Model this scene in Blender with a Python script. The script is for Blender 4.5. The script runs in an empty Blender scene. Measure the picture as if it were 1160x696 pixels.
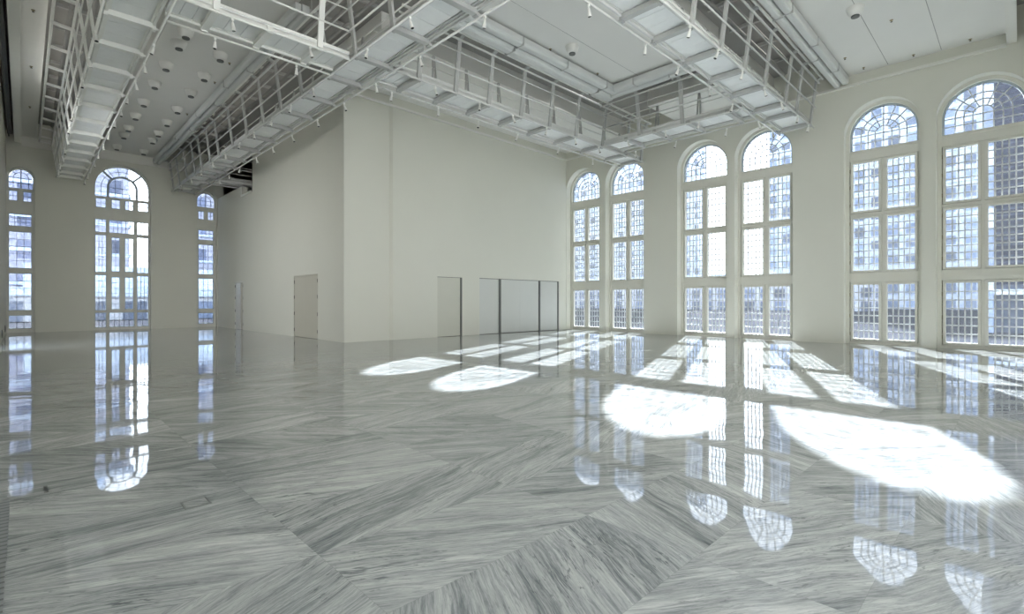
import bpy, bmesh, math, random
from mathutils import Vector, Matrix
random.seed(7)
PI = math.pi
S = bpy.context.scene
COL = S.collection

# ------------------------------------------------------------------ materials
def new_mat(name):
    m = bpy.data.materials.new(name); m.use_nodes = True
    nt = m.node_tree; nt.nodes.clear()
    out = nt.nodes.new('ShaderNodeOutputMaterial')
    return m, nt, out

class G:
    """tiny helper for building node graphs"""
    def __init__(s, nt): s.nt = nt
    def n(s, t, **kw):
        nd = s.nt.nodes.new(t)
        for k, v in kw.items(): setattr(nd, k, v)
        return nd
    def put(s, sock, v):
        if hasattr(v, 'is_output'): s.nt.links.new(v, sock)
        else: sock.default_value = v
    def math(s, op, a, b=None, c=None):
        nd = s.n('ShaderNodeMath', operation=op); s.put(nd.inputs[0], a)
        if b is not None: s.put(nd.inputs[1], b)
        if c is not None: s.put(nd.inputs[2], c)
        return nd.outputs[0]
    def mix(s, f, a, b):
        nd = s.n('ShaderNodeMix', data_type='RGBA'); s.put(nd.inputs[0], f); s.put(nd.inputs[6], a); s.put(nd.inputs[7], b)
        return nd.outputs[2]
    def noise(s, vec, scale, detail=3, rough=.5, dist=0):
        nd = s.n('ShaderNodeTexNoise'); s.put(nd.inputs['Vector'], vec)
        nd.inputs['Scale'].default_value = scale; nd.inputs['Detail'].default_value = detail
        nd.inputs['Roughness'].default_value = rough; nd.inputs['Distortion'].default_value = dist
        return nd.outputs['Fac']
    def ramp(s, f, stops, interp='LINEAR'):
        nd = s.n('ShaderNodeValToRGB'); nd.color_ramp.interpolation = interp
        e = nd.color_ramp.elements
        while len(e) < len(stops): e.new(.5)
        for el, (p, c) in zip(e, stops):
            el.position = p; el.color = c if len(c) == 4 else (*c, 1)
        s.put(nd.inputs[0], f); return nd.outputs[0]

def paint(name, col, rough=.6, var=.05, scale=2.5, bump=.0, metal=0.0, bscale=60):
    m, nt, out = new_mat(name); g = G(nt)
    tc = g.n('ShaderNodeTexCoord').outputs['Object']
    nz = g.noise(tc, scale, 4)
    a = [c*(1-var) for c in col]+[1]; b = [min(1, c*(1+var)) for c in col]+[1]
    bs = g.n('ShaderNodeBsdfPrincipled')
    g.put(bs.inputs['Base Color'], g.mix(nz, a, b))
    bs.inputs['Roughness'].default_value = rough; bs.inputs['Metallic'].default_value = metal
    if bump:
        bp = g.n('ShaderNodeBump'); bp.inputs['Strength'].default_value = bump
        g.put(bp.inputs['Height'], g.noise(tc, bscale, 3)); nt.links.new(bp.outputs[0], bs.inputs['Normal'])
    nt.links.new(bs.outputs[0], out.inputs[0]); return m

WALL = (.665, .66, .585)
M = {}
M['wall'] = paint('wall_paint', WALL, .7, .025, .7, .02)
M['ceil'] = paint('ceiling_paint', (.78, .77, .735), .8, .03, .8)
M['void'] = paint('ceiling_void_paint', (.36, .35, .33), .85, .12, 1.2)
M['trim'] = paint('trim_paint', (.76, .75, .70), .5, .02, 1)
M['frame'] = paint('window_frame_paint', (.68, .67, .60), .45, .03, 3)
M['framegrey'] = paint('grey_green_window_frame', (.66, .66, .60), .5, .05, 3)
M['ring'] = paint('blue_grey_ring_paint', (.42, .47, .50), .5, .04, 3)
M['lead'] = paint('pale_leading', (.62, .64, .66), .45, .06, 8)
M['leaddark'] = paint('dark_leading', (.16, .18, .22), .5, .06, 8)
M['steel'] = paint('white_painted_steel', (.84, .84, .80), .42, .06, 3)
M['rail'] = paint('shade_grey_rail_paint', (.66, .66, .64), .42, .06, 3)  # same paint as the white steel, greyed for catwalks in weaker light
M['bar'] = paint('shade_grey_painted_steel', (.47, .47, .455), .45, .08, 3)  # steel paint greyed for catwalks in weaker light; clamps and bearers share it
M['deck'] = paint('galvanised_deck_sheet', (.86, .87, .86), .38, .05, 5)
M['duct'] = paint('grey_white_duct_paint', (.66, .67, .65), .5, .05, 2)
M['lamp'] = paint('lamp_white_enamel', (.78, .77, .73), .35, .03, 5)
M['dark'] = paint('dark_bronze_metal', (.07, .07, .065), .45, .1, 8)
M['jamb'] = paint('grey_jamb_metal', (.13, .135, .125), .5, .06, 4)
M['panel'] = paint('satin_door_panel', (.62, .63, .60), .22, .03, 1.5)
M['leaf'] = paint('cream_leaf_paint', (.58, .575, .50), .45, .03, 1.5)
M['door'] = paint('door_paint', (.50, .48, .40), .5, .03, 1.5)
M['brass'] = paint('tarnished_brass', (.35, .29, .18), .4, .1, 9, metal=.6)
M['lens'] = paint('dark_lens', (.05, .05, .05), .15, .1, 9)
M['street'] = paint('asphalt', (.04, .042, .05), .8, .2, .3)
M['street'].node_tree.nodes['Principled BSDF'].inputs['Specular IOR Level'].default_value = 0
M['paving'] = paint('pale_bounce_paving', (.71, .715, .71), .8, .1, .3)

def marble():
    m, nt, out = new_mat('polished_marble_slabs'); g = G(nt)
    tc = g.n('ShaderNodeTexCoord').outputs['Object']
    sp = g.n('ShaderNodeSeparateXYZ'); g.put(sp.inputs[0], tc); x, y = sp.outputs[0], sp.outputs[1]
    PX, PY = 1.58, .79
    u = g.math('DIVIDE', g.math('SUBTRACT', x, 1.25), PX)
    v = g.math('DIVIDE', g.math('SUBTRACT', y, .55), PY)
    cu, cv = g.math('FLOOR', u), g.math('FLOOR', v)
    wn = g.n('ShaderNodeTexWhiteNoise', noise_dimensions='2D')
    cb = g.n('ShaderNodeCombineXYZ'); g.put(cb.inputs[0], cu); g.put(cb.inputs[1], cv)
    nt.links.new(cb.outputs[0], wn.inputs['Vector'])
    r1 = wn.outputs['Value']
    sc = g.n('ShaderNodeSeparateColor'); nt.links.new(wn.outputs['Color'], sc.inputs[0])
    r2, r3 = sc.outputs[0], sc.outputs[1]
    # vein direction, degrees: rows alternate (book matched), a few near rows as in the room
    par = g.math('MODULO', g.math('ADD', g.math('ADD', cu, cv), 400), 2)
    base = g.math('SUBTRACT', g.math('MULTIPLY', par, 42), 32)          # -32 / +10
    far = g.math('ADD', base, g.math('MULTIPLY', g.math('SUBTRACT', r1, .5), 34))
    rowsel = lambda k: g.math('COMPARE', cv, float(k), .25)
    right = g.math('GREATER_THAN', cu, -.5)
    ang = far
    for k, deg in ((0, -38), (1, 66), (2, -33), (3, 14), (4, -28)):
        f = g.math('MULTIPLY', rowsel(k), right)
        tgt = g.math('ADD', g.math('MULTIPLY', g.math('SUBTRACT', r1, .5), 14), float(deg))
        ang = g.math('ADD', g.math('MULTIPLY', ang, g.math('SUBTRACT', 1.0, f)), g.math('MULTIPLY', tgt, f))
    rot = g.n('ShaderNodeVectorRotate', rotation_type='Z_AXIS'); g.put(rot.inputs['Vector'], tc)
    g.put(rot.inputs['Angle'], g.math('MULTIPLY', ang, -PI/180))
    # gentle bending of the veins
    wv = g.n('ShaderNodeTexNoise'); g.put(wv.inputs['Vector'], tc); wv.inputs['Scale'].default_value = 1.1; wv.inputs['Detail'].default_value = 2
    wob = g.n('ShaderNodeVectorMath', operation='SCALE'); nt.links.new(wv.outputs['Color'], wob.inputs[0]); wob.inputs['Scale'].default_value = .16
    ad = g.n('ShaderNodeVectorMath', operation='ADD'); nt.links.new(rot.outputs[0], ad.inputs[0]); nt.links.new(wob.outputs[0], ad.inputs[1])
    off = g.n('ShaderNodeVectorMath', operation='SCALE'); nt.links.new(wn.outputs['Color'], off.inputs[0]); off.inputs['Scale'].default_value = 40
    ad2 = g.n('ShaderNodeVectorMath', operation='ADD'); nt.links.new(ad.outputs[0], ad2.inputs[0]); nt.links.new(off.outputs[0], ad2.inputs[1])
    def stretch(sx, sy):
        q = g.n('ShaderNodeVectorMath', operation='MULTIPLY'); nt.links.new(ad2.outputs[0], q.inputs[0]); q.inputs[1].default_value = (sx, sy, 1); return q.outputs[0]
    broad = g.noise(stretch(.8, 9.5), 1.0, 8, .74, .1)
    large = g.noise(stretch(.3, 2.6), 1.0, 4, .6, .2)
    fine = g.noise(stretch(4, 58), 1.0, 5, .75, .2)
    vein = g.noise(stretch(.9, 12), 1.0, 4, .6, .7)
    ridge = g.math('ABSOLUTE', g.math('SUBTRACT', vein, .5))
    speck = g.noise(stretch(9, 34), 1.0, 3, .7, .3)
    tone = g.math('ADD', g.math('MULTIPLY', broad, .44), g.math('ADD', g.math('MULTIPLY', fine, .32), g.math('MULTIPLY', large, .24)))
    tone = g.math('ADD', tone, g.math('MULTIPLY', g.math('SUBTRACT', r2, .5), .05))
    col = g.ramp(tone, [(.36, (.11, .12, .125)), (.435, (.235, .246, .242)), (.485, (.37, .378, .362)), (.54, (.455, .46, .438)), (.62, (.63, .63, .595))])
    vm = g.ramp(ridge, [(0, (1, 1, 1)), (.008, (.7, .7, .7)), (.022, (0, 0, 0))])
    patch = g.ramp(g.noise(tc, .9, 2), [(.42, (0, 0, 0)), (.62, (1, 1, 1))])
    hair = g.math('ABSOLUTE', g.math('SUBTRACT', g.noise(stretch(1.7, 23), 1.0, 5, .7, .5), .5))
    hm = g.ramp(hair, [(0, (1, 1, 1)), (.016, (.5, .5, .5)), (.04, (0, 0, 0))])
    col = g.mix(g.math('MULTIPLY', hm, .42), col, (.19, .205, .21, 1))
    col = g.mix(g.math('MULTIPLY', g.math('MULTIPLY', vm, patch), .8), col, (.11, .122, .13, 1))
    sm = g.ramp(speck, [(.60, (0, 0, 0)), (.67, (1, 1, 1))])
    col = g.mix(g.math('MULTIPLY', g.math('MULTIPLY', sm, patch), .7), col, (.075, .083, .09, 1))
    # joints
    fu = g.math('ABSOLUTE', g.math('SUBTRACT', g.math('FRACT', u), .5)); fv = g.math('ABSOLUTE', g.math('SUBTRACT', g.math('FRACT', v), .5))
    j = g.math('MAXIMUM', g.math('GREATER_THAN', fu, .5-.0018/PX), g.math('GREATER_THAN', fv, .5-.0018/PY))
    col = g.mix(g.math('MULTIPLY', j, .22), col, (.14, .14, .13, 1))
    bs = g.n('ShaderNodeBsdfPrincipled'); g.put(bs.inputs['Base Color'], col)
    bs.inputs['Roughness'].default_value = .03; bs.inputs['IOR'].default_value = 1.55
    bp = g.n('ShaderNodeBump'); bp.inputs['Strength'].default_value = .035; bp.inputs['Distance'].default_value = .05
    g.put(bp.inputs['Height'], g.noise(tc, 2.3, 1)); nt.links.new(bp.outputs[0], bs.inputs['Normal'])
    nt.links.new(bs.outputs[0], out.inputs[0]); return m
M['marble'] = marble()

def border_mat():
    m, nt, out = new_mat('floor_border_grille'); g = G(nt)
    tc = g.n('ShaderNodeTexCoord').outputs['Object']
    sp = g.n('ShaderNodeSeparateXYZ'); g.put(sp.inputs[0], tc)
    f = g.math('FRACT', g.math('MULTIPLY', sp.outputs[1], 14))
    col = g.ramp(f, [(0, (.07, .075, .075)), (.28, (.08, .08, .08)), (.34, (.22, .23, .22)), (1, (.2, .21, .2))])
    bs = g.n('ShaderNodeBsdfPrincipled'); g.put(bs.inputs['Base Color'], col); bs.inputs['Roughness'].default_value = .3
    nt.links.new(bs.outputs[0], out.inputs[0]); return m
M['grille'] = border_mat()

def glass():
    m, nt, out = new_mat('old_rippled_glass'); g = G(nt)
    tc = g.n('ShaderNodeTexCoord').outputs['Object']
    nz = g.noise(tc, 7, 3, .55, 1.2)
    tint = g.ramp(nz, [(.3, (.60, .655, .72)), (.5, (.72, .765, .82)), (.7, (.83, .86, .90))])
    tr = g.n('ShaderNodeBsdfTransparent'); g.put(tr.inputs[0], tint)
    tl = g.n('ShaderNodeBsdfTranslucent'); tl.inputs[0].default_value = (.85, .9, .96, 1)
    gl = g.n('ShaderNodeBsdfGlossy'); gl.inputs['Roughness'].default_value = .08
    bp = g.n('ShaderNodeBump'); bp.inputs['Strength'].default_value = .25; bp.inputs['Distance'].default_value = .02
    g.put(bp.inputs['Height'], nz); nt.links.new(bp.outputs[0], gl.inputs['Normal'])
    m1 = g.n('ShaderNodeMixShader'); m1.inputs[0].default_value = .005
    nt.links.new(tr.outputs[0], m1.inputs[1]); nt.links.new(tl.outputs[0], m1.inputs[2])
    fr = g.n('ShaderNodeFresnel'); fr.inputs[0].default_value = 1.35
    m2 = g.n('ShaderNodeMixShader'); nt.links.new(fr.outputs[0], m2.inputs[0])
    nt.links.new(m1.outputs[0], m2.inputs[1]); nt.links.new(gl.outputs[0], m2.inputs[2])
    nt.links.new(m2.outputs[0], out.inputs[0]); return m
M['glass'] = glass()

def facade(name, wallc, winc, sx, sz, frac=.6):
    m, nt, out = new_mat(name); g = G(nt)
    tc = g.n('ShaderNodeTexCoord').outputs['Object']
    sp = g.n('ShaderNodeSeparateXYZ'); g.put(sp.inputs[0], tc)
    h = g.math('ADD', sp.outputs[0], sp.outputs[1])
    fx = g.math('FRACT', g.math('DIVIDE', h, sx)); fz = g.math('FRACT', g.math('DIVIDE', sp.outputs[2], sz))
    a = g.math('MULTIPLY', g.math('LESS_THAN', fx, frac), g.math('LESS_THAN', fz, frac+.05))
    cellv = g.n('ShaderNodeTexWhiteNoise', noise_dimensions='2D'); cb = g.n('ShaderNodeCombineXYZ')
    g.put(cb.inputs[0], g.math('FLOOR', g.math('DIVIDE', h, sx))); g.put(cb.inputs[1], g.math('FLOOR', g.math('DIVIDE', sp.outputs[2], sz)))
    nt.links.new(cb.outputs[0], cellv.inputs['Vector'])
    wc = g.mix(cellv.outputs['Value'], [c*.45 for c in winc]+[1], [min(1, c*1.7) for c in winc]+[1])
    nz = g.noise(tc, .4, 4)
    wl = g.mix(nz, [c*.8 for c in wallc]+[1], [min(1, c*1.2) for c in wallc]+[1])
    bs = g.n('ShaderNodeBsdfPrincipled'); g.put(bs.inputs['Base Color'], g.mix(a, wl, wc)); bs.inputs['Roughness'].default_value = .6
    nt.links.new(bs.outputs[0], out.inputs[0]); return m
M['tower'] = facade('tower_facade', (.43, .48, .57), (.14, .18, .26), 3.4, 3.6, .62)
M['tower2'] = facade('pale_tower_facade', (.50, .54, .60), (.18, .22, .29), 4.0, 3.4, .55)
M['louvre'] = paint('blue_black_louvre_metal', (.014, .022, .055), .7, .1, 2)
M['louvrewall'] = paint('dark_blue_cladding', (.03, .045, .08), .8, .15, .8)
M['column'] = paint('pale_blue_column', (.55, .64, .78), .6, .1, .8)
M['low'] = facade('shopfront_facade', (.46, .48, .53), (.10, .13, .20), 3.0, 2.6, .66)
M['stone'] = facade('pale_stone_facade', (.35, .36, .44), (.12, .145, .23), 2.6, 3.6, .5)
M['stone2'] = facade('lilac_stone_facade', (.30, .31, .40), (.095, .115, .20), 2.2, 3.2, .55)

# ------------------------------------------------------------------ mesh building
class MB:
    def __init__(s): s.bm = bmesh.new()
    def box(s, x0, x1, y0, y1, z0, z1):
        if x1 < x0: x0, x1 = x1, x0
        if y1 < y0: y0, y1 = y1, y0
        if z1 < z0: z0, z1 = z1, z0
        vs = [s.bm.verts.new((x, y, z)) for x in (x0, x1) for y in (y0, y1) for z in (z0, z1)]
        for f in ((0, 1, 3, 2), (4, 6, 7, 5), (0, 4, 5, 1), (2, 3, 7, 6), (0, 2, 6, 4), (1, 5, 7, 3)):
            s.bm.faces.new([vs[i] for i in f])
        return s
    def tube(s, a, b, r, n=8):
        a, b = Vector(a), Vector(b); d = (b-a).normalized()
        u = d.orthogonal().normalized(); w = d.cross(u)
        ra = [s.bm.verts.new(a+r*(math.cos(t)*u+math.sin(t)*w)) for t in [2*PI*i/n for i in range(n)]]
        rb = [s.bm.verts.new(b+r*(math.cos(t)*u+math.sin(t)*w)) for t in [2*PI*i/n for i in range(n)]]
        for i in range(n):
            f = s.bm.faces.new((ra[i], ra[(i+1) % n], rb[(i+1) % n], rb[i])); f.smooth = True
        s.bm.faces.new(ra[::-1]); s.bm.faces.new(rb)
        return s
    def bar(s, a, b, w, t, side):
        """rectangular bar from a to b, width w along 'side', thickness t across it"""
        a, b, side = Vector(a), Vector(b), Vector(side).normalized()
        d = (b-a).normalized(); side = (side - d*side.dot(d)).normalized(); o = d.cross(side)
        vs = []
        for p in (a, b):
            for (i, j) in ((-1, -1), (1, -1), (1, 1), (-1, 1)): vs.append(s.bm.verts.new(p+side*(i*w/2)+o*(j*t/2)))
        for f in ((0, 1, 2, 3), (7, 6, 5, 4), (0, 4, 5, 1), (1, 5, 6, 2), (2, 6, 7, 3), (3, 7, 4, 0)): s.bm.faces.new([vs[i] for i in f])
        return s
    def lathe(s, prof, n=24, c=(0, 0, 0)):
        rings = []
        for r, z in prof:
            rings.append([s.bm.verts.new((c[0]+r*math.cos(2*PI*i/n), c[1]+r*math.sin(2*PI*i/n), c[2]+z)) for i in range(n)])
        for k in range(len(rings)-1):
            for i in range(n):
                f = s.bm.faces.new((rings[k][i], rings[k][(i+1) % n], rings[k+1][(i+1) % n], rings[k+1][i])); f.smooth = True
        s.bm.faces.new(rings[0][::-1]); s.bm.faces.new(rings[-1])
        return s
    def quad(s, *p): s.bm.faces.new([s.bm.verts.new(q) for q in p]); return s
    def prism(s, pts, vec):
        v = Vector(vec); a = [s.bm.verts.new(p) for p in pts]; b = [s.bm.verts.new(Vector(p)+v) for p in pts]
        n = len(pts); s.bm.faces.new(a); s.bm.faces.new(b[::-1])
        for i in range(n): s.bm.faces.new((a[i], b[i], b[(i+1) % n], a[(i+1) % n]))
        return s
    def build(s, name, mat, parent=None, loc=None, weld=False):
        if weld: bmesh.ops.remove_doubles(s.bm, verts=s.bm.verts, dist=1e-4)
        bmesh.ops.recalc_face_normals(s.bm, faces=s.bm.faces)
        me = bpy.data.meshes.new(name); s.bm.to_mesh(me); s.bm.free()
        me.materials.append(mat)
        o = bpy.data.objects.new(name, me); COL.objects.link(o)
        if parent: o.parent = parent
        if loc: o.location = loc
        return o

def empty(name, loc=(0, 0, 0), rz=0):
    o = bpy.data.objects.new(name, None); COL.objects.link(o); o.location = loc; o.rotation_euler = (0, 0, rz); o.empty_display_size = .1
    return o
def tag(o, label=None, cat=None, group=None, kind=None):
    if label: o['label'] = label
    if cat: o['category'] = cat
    if group: o['group'] = group
    if kind: o['kind'] = kind
    return o
def struct(o, label, cat):
    return tag(o, label, cat, None, 'structure')
def copy_tree(o, parent=None):
    c = o.copy(); COL.objects.link(c)
    if parent: c.parent = parent
    for ch in list(o.children): copy_tree(ch, c)
    return c
ORD = ['nearest', 'second', 'third', 'fourth', 'fifth', 'sixth', 'seventh', 'eighth', 'ninth', 'tenth', 'eleventh', 'twelfth', 'thirteenth', 'fourteenth', 'fifteenth', 'sixteenth']

# ------------------------------------------------------------------ room dimensions
XL, XR = -.58, 20.97          # left wall, window wall
XB, YB = 8.37, 17.31          # block: side face, front face
YF = 33.82                    # far wall
ZC = 9.52                     # ceiling panels
ZV = 10.25                    # void above the catwalks
YN = -3.2                     # room is cut off here, rear left partly open to let fill light in

def arch_pts(s0, s1, zs, n=28):
    r = (s1-s0)/2; c = (s0+s1)/2
    return [(c-r*math.cos(PI*i/n), zs+r*math.sin(PI*i/n)) for i in range(n+1)]

def arched_wall(name, P, s_lo, s_hi, z_hi, ops, depth, mat):
    """wall in s (along) and z with arched holes (s0,s1,spring) and a thickness; P maps (s,d,z) to a point"""
    mb = MB()
    for d in (0, depth):
        cur = s_lo
        for s0, s1, zs in ops:
            if s0 > cur+1e-4: mb.quad(P(cur, d, 0), P(s0, d, 0), P(s0, d, z_hi), P(cur, d, z_hi))
            pts = arch_pts(s0, s1, zs)
            for (a, za), (b, zb) in zip(pts[:-1], pts[1:]): mb.quad(P(a, d, za), P(b, d, zb), P(b, d, z_hi), P(a, d, z_hi))
            cur = s1
        if cur < s_hi: mb.quad(P(cur, d, 0), P(s_hi, d, 0), P(s_hi, d, z_hi), P(cur, d, z_hi))
    for s0, s1, zs in ops:
        path = [(s0, 0)]+arch_pts(s0, s1, zs)+[(s1, 0)]
        for (a, za), (b, zb) in zip(path[:-1], path[1:]): mb.quad(P(a, 0, za), P(a, depth, za), P(b, depth, zb), P(b, 0, zb))
    mb.quad(P(s_lo, 0, z_hi), P(s_hi, 0, z_hi), P(s_hi, depth, z_hi), P(s_lo, depth, z_hi))
    mb.quad(P(s_lo, 0, 0), P(s_lo, depth, 0), P(s_lo, depth, z_hi), P(s_lo, 0, z_hi))
    mb.quad(P(s_hi, 0, 0), P(s_hi, depth, 0), P(s_hi, depth, z_hi), P(s_hi, 0, z_hi))
    return mb.build(name, mat)

PR = lambda s, d, z: Vector((XR+d, s, z))          # window wall: s = Y, depth outwards +X
PF = lambda s, d, z: Vector((s, YF+d, z))          # far wall: s = X, depth outwards +Y
PRM = lambda m: m

# ------------------------------------------------------------------ floor, walls, ceiling
struct(MB().box(XL-.3, XR+.62, YN-.3, YF+.6, -.25, 0).build('floor', M['marble']), 'polished grey white marble slab floor with slanting veins', 'floor')
struct(MB().box(XL+.005, -.07, YN, 5.35, 0, .004).build('trim_floor_border', M['grille']), 'dark ribbed border strip along the foot of the left wall', 'trim')

WIN_R = [(15.03, 17.20), (12.50, 14.67), (8.60, 10.80), (6.10, 8.27), (2.28, 4.44), (-.26, 1.91)]
ZSR = 7.42
ops = [(a, b, 8.5-(b-a)/2) for a, b in sorted(WIN_R)]
struct(arched_wall('wall_right', PR, YN, YF+.5, 10.4, ops, .60, M['wall']), 'cream wall on the right pierced by six tall arched windows', 'wall')
WIN_F = [(XL+.02, .42, 8.02), (2.64, 5.08, 8.84), (7.29, 8.33, 8.04)]
struct(arched_wall('wall_far', PF, XL-.3, XR+.6, 10.4, [(a, b, t-(b-a)/2) for a, b, t in WIN_F], .50, M['wall']), 'cream far wall at left with three arched windows', 'wall')
PL = lambda s, d, z: Vector((XL-d, s, z))
struct(arched_wall('wall_left', PL, YN, YF+.5, 10.4, [(c-r, c+r, 6.9) for c, r in ((22.9, 1.3),)], .30, M['wall']), 'cream left wall seen edge on at the left border', 'wall')  # the arched opening is added out of view to light the left wing

struct(MB().box(6.8, XR+.6, YN-.3, YN, -.25, 10.4).build('wall_rear_blocker', M['wall']), 'unseen cream wall added behind the viewpoint to cut light on the right', 'wall')  # added out of view to keep rear light off the window wall
# block: side face (with the opening high up at its far end and two doors) and front face
mb = MB()
OY0, OY1, OZ = 27.5, YF, 7.14
DR = [(19.57, 22.04, 2.62), (28.92, 30.52, 2.62)]
def face_x(y0, y1, z0, z1): mb.box(XB, XB+.30, y0, y1, z0, z1)
face_x(YB-.0, DR[0][0], 0, 10.4); face_x(DR[0][0], DR[0][1], DR[0][2], 10.4); face_x(DR[0][1], OY0, 0, 10.4)
face_x(OY0, DR[1][0], 0, OZ); face_x(DR[1][0], DR[1][1], DR[1][2], OZ); face_x(DR[1][1], YF, 0, OZ); face_x(OY0+1.75, YF, OZ, OZ+.55)
struct(mb.build('wall_side', M['wall']), 'cream side wall of the inner block receding to the far windows', 'wall')
mb = MB()
FD = [(12.47, 13.80, 2.56), (14.80, 20.36, 2.58)]
XS = 10.24
mb.box(XB+.30, XS, YB, YB+.3, 0, 10.4)
YP = YB-.10
mb.box(XS+.10, FD[0][0], YP, YB+.3, 0, 10.4); mb.prism([(XS, YB+.3, 0), (XS, YB, 0), (XS+.10, YP, 0), (XS+.10, YB+.3, 0)], (0, 0, 10.4)); mb.box(FD[0][0], FD[0][1], YP, YB+.3, FD[0][2], 10.4); mb.box(FD[0][1], FD[1][0], YP, YB+.3, 0, 10.4)
mb.box(FD[1][0], FD[1][1], YP, YB+.3, FD[1][2], 10.4); mb.box(FD[1][1], XR, YP, YB+.3, 0, 10.4)
struct(mb.build('wall_front', M['wall']), 'broad cream front wall of the inner block facing the hall', 'wall')
# dark chamber behind the high opening
mb = MB(); mb.box(XB+.30, 13, OY0-.3, OY0, OZ-.1, 10.4); mb.box(13, 13.2, OY0-.3, YF+.3, OZ-.1, 10.4); mb.box(XB+.30, 13, OY0, YF+.3, OZ-.15, OZ-.02); mb.box(XB+.3, 13, YF, YF+.3, OZ, 10.4)
struct(mb.build('wall_recess', M['ceil']), 'dark recess high in the side wall near the far windows', 'wall')
# soffit stub at the lip of the opening
struct(MB().box(XB-.05, XB+.32, OY0+.03, OY0+1.75, OZ-.02, OZ+.06).build('trim_recess_lip', M['trim']), 'pale lip under the dark recess in the side wall', 'trim')

# ceiling: panels with slots over the catwalks and a dark void above
mb = MB()
ybands = [(.30, 4.36), (6.75, 10.72), (13.45, YP)]
xbands = [(2.95, 5.28), (7.70, 15.86), (18.30, XR)]
for (x0, x1) in xbands:
    for k, (y0, y1) in enumerate(ybands):
        if (x0, x1) == xbands[0]: continue
        mb.box(x0, x1, y0, y1, ZC, ZV)
mb.box(2.95, 5.28, .30, 4.36, ZC, ZV); mb.box(2.95, 5.28, 6.75, 10.9, ZC, ZV); mb.box(2.95, 5.28, 13.4, YF, ZC, ZV)
mb.box(-.30, .48, YN, YF, ZC, ZV)
mb.box(15.86, 18.3, .30, 4.36, ZC, ZV); mb.box(5.28, 7.7, .30, 4.36, ZC, ZV)
mb.box(15.86, 18.3, 13.45, YP, ZC, ZV)
struct(mb.build('ceiling', M['ceil']), 'pale grey plaster ceiling panels between the catwalk slots', 'ceiling')
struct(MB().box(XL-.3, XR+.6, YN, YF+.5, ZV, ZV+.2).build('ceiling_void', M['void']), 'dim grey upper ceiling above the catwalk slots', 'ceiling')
# panel joints
mb = MB()
for y in (3.14, 1.77): mb.box(7.7, XR-.12, y-.008, y+.008, ZC-.004, ZC+.01)
for y in (9.5, 8.1): mb.box(7.8, 15.8, y-.006, y+.006, ZC-.004, ZC+.01)
struct(mb.build('trim_ceiling_joint', M['void']), 'thin dark joints between the ceiling panels', 'trim')
# mouldings
mb = MB(); mb.box(XR-.12, XR, .30, YP, 9.11, 9.17); mb.box(XR-.03, XR, .30, YP, 9.17, 9.22)
struct(mb.build('trim_cornice_right', M['trim']), 'thin white moulding high along the window wall', 'trim')
mb = MB(); mb.box(XB, XR-.12, YP-.12, YP, 9.11, 9.17); mb.box(XB, XR-.12, YP-.03, YP, 9.17, 9.22)
struct(mb.build('trim_cornice_front', M['trim']), 'thin white moulding high along the block front wall', 'trim')
mb = MB(); mb.box(-.05, XB, YF-.06, YF, 9.03, 9.08); mb.box(-.05, XB, YF-.03, YF, 9.08, ZC)
struct(mb.build('trim_cornice_far', M['trim']), 'pale band along the top of the far wall', 'trim')
struct(MB().box(-.30, -.05, YN, YF, 9.19, ZC).build('trim_beam_left', M['trim']), 'white boxed beam running beside the left wall', 'trim')
struct(MB().box(-.05, XR, .08, .30, 9.17, ZC).build('trim_beam_right', M['trim']), 'white boxed beam crossing the ceiling at upper right', 'trim')
mb = MB(); mb.box(XL+.05, XL+.20, YN, YF-.3, 9.45, 9.6); mb.tube((XL+.1, YN, 9.35), (XL+.1, YF-.3, 9.35), .025)
struct(mb.build('trim_slot_track', M['dark']), 'dark track in the slot between left wall and beam', 'trim')
mb = MB(); mb.tube((15, -.12, 9.3), (XR, -.12, 9.3), .03); mb.tube((15, -.28, 9.35), (XR, -.28, 9.35), .03); mb.box(15, XR, -.5, -.4, 9.2, 9.6)
struct(mb.build('trim_slot_pipes', M['duct']), 'grey pipes behind the beam at the upper right corner', 'trim')

# ------------------------------------------------------------------ windows
def ring(mb, P, c, zs, r0, r1, d0, d1, z_bot=None, n=28):
    """arched frame between radii, with straight legs down to z_bot"""
    def path(r):
        pts = [(c-r*math.cos(PI*i/n), zs+r*math.sin(PI*i/n)) for i in range(n+1)]
        if z_bot is not None: pts = [(c-r, z_bot)]+pts+[(c+r, z_bot)]
        return pts
    a, b = path(r0), path(r1)
    for i in range(len(a)-1):
        A, B, C_, D = a[i], a[i+1], b[i+1], b[i]
        mb.prism([P(*_sd(q, d0)) for q in (A, B, C_, D)], P(0, d1, 0)-P(0, d0, 0))
def _sd(q, d): return (q[0], d, q[1])
def pbox(mb, P, s0, s1, d0, d1, z0, z1):
    a, b = P(s0, d0, z0), P(s1, d1, z1); mb.box(a.x, b.x, a.y, b.y, a.z, b.z)
def sbar(mb, P, q0, q1, d, w, t):
    a, b = P(q0[0], d, q0[1]), P(q1[0], d, q1[1])
    nrm = P(0, 1, 0)-P(0, 0, 0)
    mb.bar(a, b, t, w, nrm)

def leading(P, s0, s1, z0, z1, nc, nr, d, mat, parent, w=.036):
    mb = MB()
    for i in range(1, nc):
        s = s0+(s1-s0)*i/nc; pbox(mb, P, s-w/2, s+w/2, d-.012, d+.012, z0, z1)
    for j in range(1, nr):
        z = z0+(z1-z0)*j/nr; pbox(mb, P, s0, s1, d-.014, d+.014, z-w/2, z+w/2)
    return mb.build('leading', mat, parent)

def arch_glass(P, c, r, zb, zs, d, parent, n=28):
    pts = [P(c-r, d, zb)]+[P(c-r*math.cos(PI*i/n), d, zs+r*math.sin(PI*i/n)) for i in range(n+1)]+[P(c+r, d, zb)]
    return MB().prism(pts, P(0, .008, 0)-P(0, 0, 0)).build('glass', M['glass'], parent)

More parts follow.
